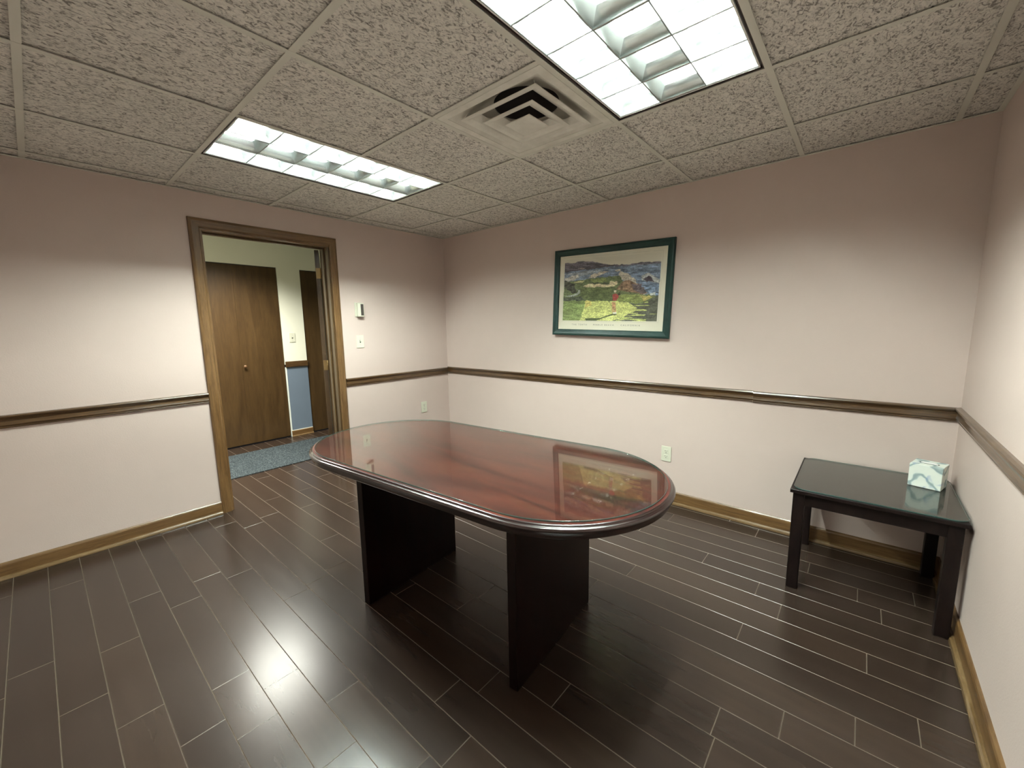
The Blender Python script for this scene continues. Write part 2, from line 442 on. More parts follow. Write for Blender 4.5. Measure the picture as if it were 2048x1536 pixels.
# bifold closet doors in the hall
def bifold(n, y0, y1, z1, knob, label):
    r = st(bpy.data.objects.new('door_%d' % n, None), label); COL.objects.link(r)
    ym = (y0 + y1) / 2
    for a, b in ((y0 + 0.005, ym - 0.0005), (ym + 0.0005, y1 - 0.004)):
        box('door_leaf', HX - 0.045, HX - 0.012, a, b, 0.014, z1 - 0.010, DOORW, r, 0.0006, 1)
    box('door_track', HX - 0.05, HX - 0.02, y0 + 0.002, y1 - 0.002, z1 - 0.008, z1 - 0.001, SLOT, r)
    box('closet_back', HX - 0.099, HX - 0.06, y0, y1, 0, z1, SLOT, r)
    if knob:
        cyl('knob_stem', (HX - 0.004, knob, 0.93), (1, 0, 0), 0.006, 0.020, BRASS, r, 12)
        bm = bmesh.new(); bmesh.ops.create_uvsphere(bm, u_segments=16, v_segments=10, radius=0.017)
        bm.transform(Matrix.Translation((HX + 0.014, knob, 0.93)) @ Matrix.Diagonal((0.7, 1, 1, 1)))
        from_bm('door_knob', bm, plain('wooden_knob', (0.16, 0.08, 0.035), 0.3, coat=0.5), r, True)
bifold(3, DA[0], DA[1], DA[2], -1.437, 'wide brown bifold closet door with a round knob')
bifold(4, DB[0], DB[1], DB[2], None, 'narrow visible brown closet door right of the blue wall panel')

# hall runner
RUG = Mt('blue_grey_carpet', 0.95, 0.1)
pr = RUG.pos()
RUG.base(RUG.ramp(RUG.noise(RUG.pos((1.0, 2.2, 1)), 55, 3, 0.6, 1.0), [(0.36, (0.014, 0.019, 0.021)), (0.5, (0.032, 0.039, 0.043)), (0.62, (0.080, 0.093, 0.098))]))
RUG.bump(RUG.noise(pr, 160, 3), 1.0, 0.006)
rg = box('hall_runner', -1.545, -0.742, -3.1, 0.12, 0.0, 0.009, RUG.m, None, 0.003, 2)
rg['label'] = 'blue-grey patterned runner rug on the planks beyond the doorway'; rg['category'] = 'rug'

# ------------------------------------------------------------------ suspended ceiling
XS = [0.1318 + T * i for i in range(7)]
YS = [-0.4849 - T * i for i in range(5)][::-1]        # -2.9233 .. -0.4849
ceil = st(box('ceiling', -0.12, W + 0.12, -3.53, 0.12, H + 0.3, H + 0.34, plain('plenum_dark', (0.05, 0.05, 0.05), 0.9)), 'suspended ceiling of square fissured tiles')
xb = [0.0] + XS + [W]; yb = [D] + YS + [0.0]
def cell_free(x0, y0):
    cx, cy = x0 + 0.01, y0 + 0.01
    if (XS[1] - 0.001 < x0 < XS[2] - 0.01 or XS[4] - 0.001 < x0 < XS[5] - 0.01) and YS[1] - 0.01 < y0 < YS[3] - 0.01: return False
    if XS[3] - 0.001 < x0 < XS[4] - 0.01 and YS[2] - 0.01 < y0 < YS[3] - 0.01: return False
    return True
for i in range(len(xb) - 1):
    for j in range(len(yb) - 1):
        if not cell_free(xb[i], yb[j]): continue
        x0, x1, y0, y1 = xb[i] + 0.003, xb[i + 1] - 0.003, yb[j] + 0.003, yb[j + 1] - 0.003
        t = box('ceiling_tile', -(x1 - x0) / 2, (x1 - x0) / 2, -(y1 - y0) / 2, (y1 - y0) / 2, 0, 0.015, TILE, ceil)
        t.location = ((x0 + x1) / 2, (y0 + y1) / 2, H + 0.0045 + random.uniform(0, 0.0015))
        t.rotation_euler = (random.uniform(-0.002, 0.002), random.uniform(-0.002, 0.002), 0)
def tee(x0, x1, y0, y1, dz=0.0):
    bm = bmesh.new()
    bm_box(bm, x0, x1, y0, y1, H - 0.0016 + dz, H + dz)
    if x1 - x0 > y1 - y0: bm_box(bm, x0, x1, (y0 + y1) / 2 - 0.0015, (y0 + y1) / 2 + 0.0015, H + dz, H + 0.035)
    else: bm_box(bm, (x0 + x1) / 2 - 0.0015, (x0 + x1) / 2 + 0.0015, y0, y1, H + dz, H + 0.035)
    from_bm('ceiling_tee', bm, TEE, ceil)
w2 = 0.012
for x in XS: tee(x - w2, x + w2, D + 0.02, -0.02)
for jy, y in enumerate(YS):
    for i in range(len(xb) - 1):
        if jy == 2 and i in (2, 5): continue            # the lights span two modules
        a, b = xb[i], xb[i + 1]
        tee(a + (w2 if i else 0.02), b - (w2 if i < len(xb) - 2 else 0.02), y - w2, y + w2, 0.0003)
for nm, (x0, x1, y0, y1) in {'a': (0, 0.021, D, 0), 'b': (W - 0.021, W, D, 0), 'c': (0.021, W - 0.021, -0.021, 0), 'd': (0.021, W - 0.021, D, D + 0.021)}.items():
    box('wall_angle', x0, x1, y0, y1, H - 0.002, H - 0.0003, TEE, ceil)

# ------------------------------------------------------------------ fluorescent troffers
NX, NY = 3, 6
CX, CY, LD = 0.1845, 0.1938, 0.052
def cell_mesh():
    V = []; Fc = []; mi = []; sm = []; n = 10
    sg = ((-1, -1), (1, -1), (1, 1), (-1, 1))
    for s in range(4):                                 # four parabolic blades, mitred at the corners
        k0 = len(V)
        for k in range(n + 1):
            u = k / n
            off = 0.0015 + 0.030 * u ** 1.9
            hx, hy = CX / 2 - off, CY / 2 - off
            for q in (s, (s + 1) % 4): V.append((sg[q][0] * hx, sg[q][1] * hy, LD * u))
        for k in range(n):
            a = k0 + 2 * k
            Fc.append((a, a + 2, a + 3, a + 1)); mi.append(0); sm.append(True)
        k1 = len(V)
        for z in (0, LD):
            for q in (s, (s + 1) % 4): V.append((sg[q][0] * CX / 2, sg[q][1] * CY / 2, z))
        Fc.append((k1, k0, k0 + 1, k1 + 1)); mi.append(1); sm.append(False)
        Fc.append((k1 + 2, k1 + 3, k0 + 2 * n + 1, k0 + 2 * n)); mi.append(0); sm.append(False)
    me = bpy.data.meshes.new('louver_cell')
    me.from_pydata(V, [], Fc)
    me.materials.append(LOUV); me.materials.append(LIP)
    me.polygons.foreach_set('material_index', mi); me.polygons.foreach_set('use_smooth', sm)
    return me
CELL = cell_mesh()
def troffer(cx, cy, label):
    r = empty('ceiling_light', (cx, cy, H), label, 'ceiling light', 'recessed fluorescent ceiling lights')
    hx, hy = 0.2905, 0.5955
    lx, ly = NX * CX / 2, NY * CY / 2
    bm = bmesh.new()                                   # steel housing, open below
    bm_box(bm, -hx, hx, -hy, hy, 0.128, 0.132)
    for (a, b, c, d) in ((-hx, -hx + 0.003, -hy, hy), (hx - 0.003, hx, -hy, hy), (-hx, hx, -hy, -hy + 0.003), (-hx, hx, hy - 0.003, hy)):
        bm_box(bm, a, b, c, d, 0.002, 0.128)
    from_bm('housing', bm, FIXDARK, r)
    bm = bmesh.new()                                   # louver frame
    e = 0.0045
    for (a, b, c, d) in ((-lx - e, -lx, -ly - e, ly + e), (lx, lx + e, -ly - e, ly + e), (-lx, lx, -ly - e, -ly), (-lx, lx, ly, ly + e)):
        bm_box(bm, a, b, c, d, 0.003, LD + 0.004)
    from_bm('louver_frame', bm, FIXWHITE, r)
    V = []; n = 10; prof = []                          # white reflector pan above the louver
    for k in range(n + 1):
        a = math.pi * k / n
        prof.append((-(lx + 0.004) * math.cos(a), LD + 0.004 + 0.058 * math.sin(a) ** 0.6))
    for y in (-ly - 0.004, ly + 0.004):
        V += [(x, y, z) for x, z in prof]
    Fc = [(k, k + 1, n + 2 + k, n + 1 + k) for k in range(n)] + [tuple(range(n + 1)), tuple(range(2 * n + 1, n, -1))]
    new_mesh('reflector', V, Fc, FIXWHITE, r)
    for i in range(NX):
        for j in range(NY):
            c = link('louver_cell', CELL, r)
            c.location = (-lx + CX * (i + 0.5), -ly + CY * (j + 0.5), 0.004)
    for i in range(NX):
        x = -lx + CX * (i + 0.5)
        m = TUBEOFF if i == 1 else TUBEM
        t = cyl('fluorescent_tube', (x, 0, LD + 0.026), (0, 1, 0), 0.0125, 2 * ly - 0.03, m, r, 12)
        if i == 1: t['label'] = 'unlit middle tube'
    return r
troffer((XS[1] + XS[2]) / 2, (YS[1] + YS[3]) / 2, 'smaller-looking fluorescent ceiling light nearer the doorway, grey unlit middle row')
troffer((XS[4] + XS[5]) / 2, (YS[1] + YS[3]) / 2, 'large bright fluorescent ceiling light beside the square air vent, cut off by the top edge')

# hall lamp, outside the view
hl = empty('hall_ceiling_light', (-0.98, -1.83, HH), 'flush square light on the hall ceiling', 'ceiling light')
box('lamp_body', -0.3, 0.3, -0.45, 0.45, -0.03, 0.0, FIXWHITE, hl, 0.004)
ld = bpy.data.lights.new('hall_lamp', 'AREA'); ld.shape = 'RECTANGLE'; ld.size = 0.55; ld.size_y = 0.86; ld.energy = HALL; ld.color = (1.0, 1.0, 0.90); ld.spread = math.radians(134)
lo = bpy.data.objects.new('lamp_panel', ld); COL.objects.link(lo); lo.parent = hl; lo.location = (0, 0, -0.034)

# ------------------------------------------------------------------ air diffuser
vx, vy = (XS[3] + XS[4]) / 2, (YS[2] + YS[3]) / 2
vent = empty('air_vent', (vx, vy, H), 'square white ceiling air vent with stepped nested rings', 'air vent')
def sq(s, z): return [(-s, -s, z), (s, -s, z), (s, s, z), (-s, s, z)]
def loft(levels, close=False):
    V = []; Fc = []
    for s, z in levels: V += sq(s, z)
    n = len(levels)
    for k in range(n - (0 if close else 1)):
        for s in range(4):
            a = 4 * k; b = 4 * ((k + 1) % n)
            Fc.append((a + s, a + (s + 1) % 4, b + (s + 1) % 4, b + s))
    return V, Fc
V, Fc = loft([(0.2915, 0.001), (0.2915, 0.004), (0.256, 0.004), (0.256, 0.001)], True)
V = [(x, y, z - 0.0025) for x, y, z in V]
new_mesh('vent_frame', V, Fc, DUST, vent)
# sloping pan up to a round collar
V = sq(0.2565, 0.0); Fc = []; n = 48; ring = []
for k in range(n):
    a = 2 * math.pi * k / n - math.pi * 0.75
    c, s = math.cos(a), math.sin(a); m = 0.2565 / max(abs(c), abs(s))
    V.append((c * m, s * m, 0.0))
for k in range(n):
    a = 2 * math.pi * k / n - math.pi * 0.75
    V.append((math.cos(a) * 0.165, math.sin(a) * 0.165, 0.060))
for k in range(n):
    a = 2 * math.pi * k / n - math.pi * 0.75
    V.append((math.cos(a) * 0.150, math.sin(a) * 0.150, 0.072))
V = V[4:]
for q in (0, n):
    for k in range(n): Fc.append((q + k, q + (k + 1) % n, q + n + (k + 1) % n, q + n + k))
new_mesh('vent_pan', V, Fc, DUST, vent, smooth=True)
o = cyl('duct_collar', (0, 0, 0.15), (0, 0, 1), 0.151, 0.16, DUCT, vent, 48)
bm = bmesh.new(); bm.from_mesh(o.data); bmesh.ops.delete(bm, geom=[f for f in bm.faces if len(f.verts) > 4 and f.calc_center_median().z < 0.1], context='FACES'); bm.to_mesh(o.data); bm.free()
for (s, z, dz) in ((0.214, -0.006, 0.030), (0.142, -0.014, 0.028)):
    V, Fc = loft([(s, z), (s, z + 0.003), (s - 0.012, z + 0.0045), (s - 0.066, z + dz), (s - 0.0665, z + dz - 0.0015), (s - 0.036, z + 0.0075), (s - 0.021, z + 0.0014)], True)
    new_mesh('vent_ring', V, Fc, DUST, vent)
V, Fc = loft([(0.071, -0.022), (0.071, -0.018), (0.066, -0.017), (0.020, 0.008)])
V += []; Fc += [(3, 2, 1, 0), (12, 13, 14, 15)]
new_mesh('center_plate', V, Fc, DUST, vent)
bm = bmesh.new()
for a in range(4):
    ang = math.radians(45 + 90 * a)
    p0 = Vector((math.cos(ang) * 0.288, math.sin(ang) * 0.288, -0.001)); p1 = Vector((math.cos(ang) * 0.245, math.sin(ang) * 0.245, 0.050))
    d = (p1 - p0); q = Vector((0, 0, 1)).rotation_difference(d.normalized()).to_matrix().to_4x4()
    r_ = bmesh.ops.create_cone(bm, cap_ends=True, segments=6, radius1=0.0018, radius2=0.0018, depth=d.length)
    bmesh.ops.transform(bm, matrix=Matrix.Translation((p0 + p1) / 2) @ q, verts=r_['verts'])
from_bm('vent_brace', bm, DUST, vent)['kind'] = 'stuff'

# ------------------------------------------------------------------ conference table
TCX, TCY, TL, TW, TA = 2.140, -1.722, 1.872, 0.893, 0.0855
TZ = 0.750; THK = 0.046
def racetrack(L, Wd, r, z, n=20):
    hx, hy = L / 2 - r, Wd / 2 - r
    P = []
    for k in range(4):
        sx = (1, -1, -1, 1)[k]; sy = (1, 1, -1, -1)[k]
        for i in range(n + 1):
            a = (k + i / n) * math.pi / 2
            P.append((sx * hx + r * math.cos(a), sy * hy + r * math.sin(a), z))
    return P
def stack(name, L, Wd, r, prof, mats, parent, top_mi=0, side_mi=1, n=20, bot_mi=1):
    """prof: (inset, z) from the bottom up; capped top and bottom"""
    V = []; Fc = []; mi = []
    for ins, z in prof: V += racetrack(L - 2 * ins, Wd - 2 * ins, max(r - ins, 0.001), z, n)
    m = 4 * (n + 1)
    for k in range(len(prof) - 1):
        for i in range(m):
            Fc.append((k * m + i, k * m + (i + 1) % m, (k + 1) * m + (i + 1) % m, (k + 1) * m + i)); mi.append(side_mi)
    Fc.append(tuple(range(m))[::-1]); mi.append(bot_mi)
    Fc.append(tuple(range((len(prof) - 1) * m, len(prof) * m))); mi.append(top_mi)
    o = new_mesh(name, V, Fc, mats, parent, mi)
    for p in o.data.polygons: p.use_smooth = len(p.vertices) == 4
    return o
ct = empty('conference_table', (TCX, TCY, 0), 'oval dark red mahogany conference table on two slab panels', 'table', rotz=TA)
r0 = TW / 2 - 0.0005
stack('tabletop', TL, TW, r0,
      [(0.030, TZ - THK), (0.012, TZ - THK), (0.010, TZ - 0.042), (0.010, TZ - 0.024), (0.004, TZ - 0.0225), (0.000, TZ - 0.019), (0.000, TZ - 0.014), (0.003, TZ - 0.0095), (0.008, TZ - 0.0075), (0.0105, TZ - 0.0075), (0.0125, TZ - 0.002), (0.016, TZ), (0.018, TZ)],
      [MAHOG_TOP, MAHOG_EDGE], ct)
gl = stack('glass_sheet', TL - 0.054, TW - 0.054, r0 - 0.027, [(0.0008, TZ + 0.0006), (0, TZ + 0.0014), (0, TZ + 0.0056), (0.001, TZ + 0.0066)], [GLASS, GLASS_E], None, bot_mi=0)
gl.location = (TCX, TCY, 0); gl.rotation_euler = (0, 0, TA)
gl['label'] = 'clear oval glass sheet with green edge covering the conference table'; gl['category'] = 'glass top'
for (bx, by) in ((1.748, -1.778), (2.612, -1.684)):
    v = Matrix.Rotation(-TA, 4, 'Z') @ Vector((bx - TCX, by - TCY, 0))
    bm = bmesh.new(); bm_box(bm, v.x - 0.02, v.x + 0.02, v.y - 0.305, v.y + 0.305, 0.0, TZ - THK, 0.002, 1)
    from_bm('panel_leg', bm, MAHOG_PANEL, ct)

# ------------------------------------------------------------------ side table
SX0, SX1, SY0, SY1, SZ = 3.312, 3.918, -0.645, -0.032, 0.525
sd = empty('side_table', ((SX0 + SX1) / 2, (SY0 + SY1) / 2, 0), 'low square dark brown side table in the corner by the right wall', 'side table')
hx, hy = (SX1 - SX0) / 2, (SY1 - SY0) / 2
box('tabletop', -hx, hx, -hy, hy, SZ - 0.018, SZ, ESPR, sd, 0.0015, 1)
L_ = 0.048; ins = 0.012
for sx in (-1, 1):
    for sy in (-1, 1):
        x, y = sx * (hx - ins - L_ / 2), sy * (hy - ins - L_ / 2)
        bm = bmesh.new(); bm_box(bm, x - L_ / 2, x + L_ / 2, y - L_ / 2, y + L_ / 2, 0, SZ - 0.018, 0.002, 1)
        from_bm('leg', bm, ESPR, sd)
for s in (-1, 1):
    y = s * (hy - ins - 0.014); box('apron', -hx + ins + L_, hx - ins - L_, y - 0.009, y + 0.009, SZ - 0.078, SZ - 0.018, ESPR, sd)
    x = s * (hx - ins - 0.014); box('apron', x - 0.009, x + 0.009, -hy + ins + L_, hy - ins - L_, SZ - 0.078, SZ - 0.018, ESPR, sd)
g2 = stack('glass_sheet', 0.600, 0.600, 0.055, [(0.0008, SZ + 0.0006), (0, SZ + 0.0012), (0, SZ + 0.0052), (0.001, SZ + 0.006)], [GLASS, GLASS_E], None, n=10, bot_mi=0)
g2.location = ((SX0 + SX1) / 2 + 0.006, (SY0 + SY1) / 2 + 0.002, 0)
g2['label'] = 'square glass sheet with rounded corners on the low side table'; g2['category'] = 'glass top'

# tissue box
TB = Mt('printed_tissue_carton', 0.5, 0.4)
p = TB.pos(obj=True)
w = TB.n('ShaderNodeTexWave', wave_type='RINGS', rings_direction='Y'); w.inputs['Scale'].default_value = 6; w.inputs['Distortion'].default_value = 7.0; w.inputs['Detail'].default_value = 2; w.inputs['Detail Scale'].default_value = 2.0
TB.l(p, w.inputs['Vector'])
c1 = TB.ramp(w.outputs['Fac'], [(0.0, (0.30, 0.39, 0.40)), (0.13, (0.52, 0.62, 0.60)), (0.24, (0.74, 0.80, 0.74)), (1.0, (0.78, 0.83, 0.76))])
c2 = TB.ramp(TB.noise(p, 16, 2, 0.5, 0.5), [(0.60, (0, 0, 0)), (0.70, (1, 1, 1))])
TB.base(TB.mix(c2, c1, (0.26, 0.36, 0.55)))
TB = TB.m
tb = empty('tissue_box', (3.825, -0.206, SZ + 0.0066), 'white cube tissue box with blue-grey leaf print on the side table', 'tissue box', rotz=math.radians(-16))
bh = 0.0585; bz = 0.112
bm = bmesh.new(); bm_box(bm, -bh, bh, -bh, bh, 0, bz, 0.0015, 1); from_bm('carton', bm, TB, tb)
V = []; n = 24
for k in range(n):
    a = 2 * math.pi * k / n; V.append((0.036 * math.cos(a), 0.016 * math.sin(a), bz + 0.0006))
V2 = [(x, y, bz - 0.0002) for x, y, z in V]
new_mesh('opening', V + V2, [tuple(range(n))] + [(k, n + k, n + (k + 1) % n, (k + 1) % n) for k in range(n)], SLOT, tb)
V = []; m_ = 9; rr = random.Random(3)                  # rumpled tissue low in the opening
for i in range(m_):
    for j in range(5):
        x = -0.03 + 0.06 * i / (m_ - 1); y = -0.010 + 0.020 * j / 4
        edge = (i in (0, m_ - 1)) or j in (0, 4)
        V.append((x, y, bz + (0.0008 if edge else 0.003 + rr.uniform(0, 0.004))))
Fc = [(i * 5 + j, (i + 1) * 5 + j, (i + 1) * 5 + j + 1, i * 5 + j + 1) for i in range(m_ - 1) for j in range(4)]
new_mesh('tissue', V, Fc, plain('tissue_paper', (0.78, 0.78, 0.76), 0.9), tb, smooth=True)

# ------------------------------------------------------------------ framed print
PCX, PCZ, PWD, PHT = 1.970, 1.602, 1.012, 0.705
pic = empty('picture_frame', (PCX, -0.003, PCZ), 'dark green framed golf course print with white mat', 'picture')
pic.rotation_euler = (math.radians(-1.2), math.radians(1.65), 0)
pic.location.y = -0.009
fw = 0.051
V = []; Fc = []
lv = [(0.0, 0.0), (0.0, 0.018), (0.006, 0.024), (0.016, 0.025), (0.028, 0.020), (0.044, 0.017), (fw, 0.012), (fw, 0.0)]
for ins, d in lv:
    a, b = PWD / 2 - ins, PHT / 2 - ins
    V += [(-a, -d, -b), (a, -d, -b), (a, -d, b), (-a, -d, b)]
for s in range(4):
    VV = []; k = len(lv)
    for i in range(k): VV += [V[4 * i + s], V[4 * i + (s + 1) % 4]]
    FF = [(2 * i, 2 * i + 1, 2 * ((i + 1) % k) + 1, 2 * ((i + 1) % k)) for i in range(k)]
    FF += [tuple(range(0, 2 * k, 2)), tuple(range(2 * k - 1, 0, -2))]
    bm = bmesh.new(); vs = [bm.verts.new(v) for v in VV]
    for f in FF: bm.faces.new([vs[i] for i in f])
    from_bm('frame_bar', bm, GREENF, pic)
# the print, painted as a colour grid (flat print)
iw, ih = PWD / 2 - fw + 0.002, PHT / 2 - fw + 0.002
def homog(src, dst):
    A = []
    for (x, y), (u, v) in zip(src, dst):
        A.append([x, y, 1, 0, 0, 0, -u * x, -u * y, -u]); A.append([0, 0, 0, x, y, 1, -v * x, -v * y, -v])
    _, _, vt = np.linalg.svd(np.array(A, float)); return vt[-1].reshape(3, 3)
# sketch coordinates of the art (2048 wide) for the corners of the visible sheet
Hm = homog([(-iw, ih), (iw, ih), (iw, -ih), (-iw, -ih)], [(188, 110), (1941, -74), (1860, 1327), (164, 1294)])
GX, GY = 300, 200
xs = np.linspace(-iw, iw, GX); zs = np.linspace(-ih, ih, GY)
X, Z = np.meshgrid(xs, zs)
q = np.stack([X, Z, np.ones_like(X)], -1) @ Hm.T
PX = q[..., 0] / q[..., 2]; PY = q[..., 1] / q[..., 2]
rs = np.random.RandomState(5)
def nz(sx, sy, amp=1.0, seed=0):
    r = np.random.RandomState(seed); gx, gy = int(2100 / sx) + 3, int(1500 / sy) + 3
    g = r.rand(gy, gx); u = np.clip((PX + 50) / sx, 0, gx - 2.001); v = np.clip((PY + 120) / sy, 0, gy - 2.001)
    i, j = u.astype(int), v.astype(int); fu, fv = u - i, v - j; fu = fu * fu * (3 - 2 * fu); fv = fv * fv * (3 - 2 * fv)
    return amp * ((g[j, i] * (1 - fu) + g[j, i + 1] * fu) * (1 - fv) + (g[j + 1, i] * (1 - fu) + g[j + 1, i + 1] * fu) * fv - 0.5)
WX = PX + nz(40, 40, 26, 1); WY = PY + nz(40, 40, 22, 2)
def inside(poly, x=None, y=None):
    x = WX if x is None else x; y = WY if y is None else y
    c = np.zeros(x.shape, bool); n = len(poly)
    for i in range(n):
        x1, y1 = poly[i]; x2, y2 = poly[(i + 1) % n]
        if y1 == y2: continue
        m = ((y1 > y) != (y2 > y)) & (x < (x2 - x1) * (y - y1) / (y2 - y1) + x1); c ^= m
    return c
def lin(c): c = np.array(c, float) / 255; return np.where(c < 0.04, c / 12.92, ((c + 0.055) / 1.055) ** 2.4)
MATC = lin((240, 233, 216))
IMG = np.ones((GY, GX, 3)) * MATC
art = np.ones((GY, GX, 3)) * MATC * 0.97
def fill(poly, c, sharp=False, var=0.0, seed=0, sx=60, sy=30, gate=None):
    m = inside(poly, PX, PY) if sharp else inside(poly)
    if gate is not None: m &= gate
    cc = lin(c)[None, None] * (1 + (nz(sx, sy, 2 * var, seed)[..., None] if var else 0))
    art[:] = np.where(m[..., None], np.clip(cc, 0, 1), art)
# water
fill([(200, 330), (500, 310), (900, 265), (1200, 235), (1500, 225), (1900, 195), (1900, 800), (1300, 640), (200, 560)], (100, 124, 160), var=0.55, seed=3, sx=90, sy=26)
fill([(200, 215), (420, 215), (560, 180), (700, 190), (880, 225), (1050, 240), (1300, 235), (1560, 200), (1850, 190), (1850, 215), (1500, 240), (1200, 262), (900, 285), (620, 320), (250, 365)], (96, 92, 112), var=0.5, seed=4, sx=70, sy=22)
fill([(470, 300), (540, 285), (610, 305), (560, 318)], (150, 140, 140))
fill([(250, 400), (600, 345), (1000, 300), (1000, 330), (700, 385), (500, 470), (250, 500)], (134, 148, 168), var=0.4, seed=5, gate=nz(120, 30, 1, 6) > -0.12)
fill([(640, 455), (700, 400), (900, 350), (1000, 345), (860, 400), (760, 450)], (186, 176, 164), var=0.3, seed=7)
fill([(260, 470), (480, 400), (500, 440), (400, 500), (260, 510)], (176, 176, 176), var=0.3, seed=8)
fill([(1150, 350), (1290, 380), (1420, 490), (1440, 560), (1300, 540), (1200, 480), (1140, 400)], (184, 178, 168), var=0.25, seed=9)
fill([(1070, 330), (1130, 310), (1190, 330), (1120, 355)], (178, 174, 164))
fill([(1500, 420), (1620, 370), (1800, 480), (1800, 540), (1680, 520), (1520, 500)], (166, 172, 178), var=0.3, seed=10)
fill([(1535, 480), (1570, 440), (1640, 420), (1690, 480), (1720, 515), (1600, 515)], (70, 62, 78), var=0.4, seed=11)
fill([(1450, 560), (1800, 560), (1800, 760), (1600, 760)], (100, 128, 168), var=0.8, seed=12, sx=50, sy=18)
fill([(1640, 700), (1740, 690), (1740, 740), (1650, 745)], (190, 200, 205), var=0.4, seed=13)
# land
fill([(150, 640), (1200, 640), (1400, 700), (1900, 760), (1900, 1250), (150, 1250)], (98, 116, 74))
fill([(200, 520), (420, 505), (700, 460), (1000, 430), (1160, 420), (1210, 500), (1200, 590), (1100, 660), (1250, 700), (1700, 750), (1900, 900), (1900, 1200), (150, 1200)], (98, 116, 74), var=0.3, seed=14)
fill([(410, 545), (430, 515), (600, 490), (540, 530)], (196, 196, 130), var=0.2, seed=15)
fill([(690, 480), (930, 455), (960, 520), (720, 530)], (136, 152, 78), var=0.2, seed=16)
fill([(545, 600), (640, 555), (1000, 560), (1010, 505), (1110, 515), (1120, 550), (1060, 590), (840, 610)], (200, 184, 150), var=0.2, seed=17)
fill([(640, 540), (980, 535), (1000, 552), (720, 552)], (70, 78, 62))
fill([(1100, 640), (1200, 520), (1300, 490), (1480, 560), (1600, 700), (1500, 720), (1300, 680)], (134, 104, 80), var=0.7, seed=18, sx=40, sy=30)
fill([(1340, 560), (1500, 560), (1590, 690), (1500, 715), (1400, 660)], (88, 76, 86), var=0.8, seed=19, sx=36, sy=30)
fill([(240, 510), (300, 500), (420, 560), (460, 690), (400, 720), (240, 600)], (64, 68, 58), var=0.8, seed=20, sx=34, sy=24)
fill([(260, 760), (400, 735), (470, 700), (490, 660), (440, 645), (515, 655), (520, 700), (470, 740), (400, 765)], (150, 160, 162), sharp=True, var=0.2, seed=21)
fill([(230, 790), (420, 760), (720, 770), (740, 830), (230, 830)], (74, 86, 72), var=0.6, seed=22, sx=40, sy=20)
fill([(520, 620), (1020, 610), (1020, 850), (640, 830), (520, 760)], (92, 108, 62), var=0.3, seed=23)
fill([(230, 830), (620, 830), (560, 1170), (220, 1170)], (122, 146, 72), var=0.35, seed=24)
fill([(620, 830), (1290, 840), (1450, 960), (1380, 1010), (1240, 1080), (1100, 1140), (1000, 1165), (520, 1165)], (186, 196, 100), var=0.22, seed=25, sx=110, sy=40)
fill([(600, 840), (700, 830), (700, 900), (600, 950)], (188, 176, 80), var=0.2, seed=26)
fill([(1120, 720), (1500, 730), (1700, 760), (1560, 840), (1420, 880), (1290, 830), (1120, 830)], (132, 148, 70), var=0.25, seed=27)
fill([(1470, 740), (1700, 755), (1560, 840)], (184, 172, 78), var=0.2, seed=28)
sh = inside([(1290, 840), (1420, 930), (1460, 960), (1330, 1030), (1080, 1165), (1780, 1170), (1830, 700), (1700, 790), (1560, 860), (1440, 900)])
st_ = nz(260, 14, 1, 29) + (PX - 1450) / 1500
art[:] = np.where((sh & (st_ > -0.12))[..., None], lin((82, 88, 78)) * (1 + nz(40, 20, 0.5, 30)[..., None]), art)
art[:] = np.where((sh & (st_ <= -0.12))[..., None], lin((176, 190, 92)), art)
fill([(600, 1120), (720, 1110), (840, 1110), (1040, 1040), (1110, 1020), (1115, 1055), (1060, 1060), (900, 1110), (760, 1160), (620, 1165)], (76, 92, 50), sharp=True)
# small golfer seen from behind
fill([(1035, 850), (1100, 850), (1095, 920), (1110, 1010), (1075, 1015), (1070, 930), (1062, 1025), (1045, 1025)], (186, 134, 88), sharp=True)
fill([(1050, 1015), (1110, 1010), (1115, 1040), (1055, 1040)], (220, 216, 200), sharp=True)
fill([(1045, 725), (1100, 710), (1145, 740), (1140, 770), (1105, 830), (1050, 825)], (168, 48, 46), sharp=True)
fill([(1125, 715), (1165, 700), (1168, 735), (1140, 745)], (60, 50, 46), sharp=True)
fill([(1065, 660), (1105, 660), (1100, 700), (1075, 700)], (208, 200, 176), sharp=True)
sky0 = art.copy()
art *= (1 + nz(18, 10, 0.28, 31)[..., None])
art *= (1 + nz(12, 8, 0.9, 41)[..., None]) * (1 + nz(70, 9, 0.5, 42)[..., None])
lum = art.mean(-1, keepdims=True)
art = (art * 0.70 + lum * 0.30) * np.array([1.12, 1.06, 0.98]) * 1.35 + 0.012
art = np.where((np.abs(sky0 - MATC * 0.97).sum(-1, keepdims=True) < 0.01), MATC * 0.95, art)
# picture area, then thin plate lines of the mat
corn = [(266, 164), (1826, 42), (1762, 1162), (236, 1152)]
ina = inside(corn, PX, PY)
IMG = np.where(ina[..., None], art, IMG)
big = inside([(246, 130), (1856, 4), (1784, 1180), (222, 1168)], PX, PY); bi2 = inside([(252, 136), (1850, 10), (1778, 1174), (228, 1162)], PX, PY)
IMG = np.where((big & ~bi2)[..., None], MATC * 0.82, IMG)
V = np.stack([X, np.full_like(X, -0.006), Z], -1).reshape(-1, 3)
idx = np.arange(GX * GY).reshape(GY, GX)
Fq = np.stack([idx[:-1, :-1], idx[:-1, 1:], idx[1:, 1:], idx[1:, :-1]], -1).reshape(-1, 4)
PM = Mt('golf_print_paper', 0.6, 0.2)
at = PM.n('ShaderNodeVertexColor'); at.layer_name = 'print'
PM.base(at.outputs['Color'])
me = bpy.data.meshes.new('print'); me.from_pydata(V.tolist(), [], Fq.tolist()); me.materials.append(PM.m)
ca = me.color_attributes.new('print', 'FLOAT_COLOR', 'POINT')
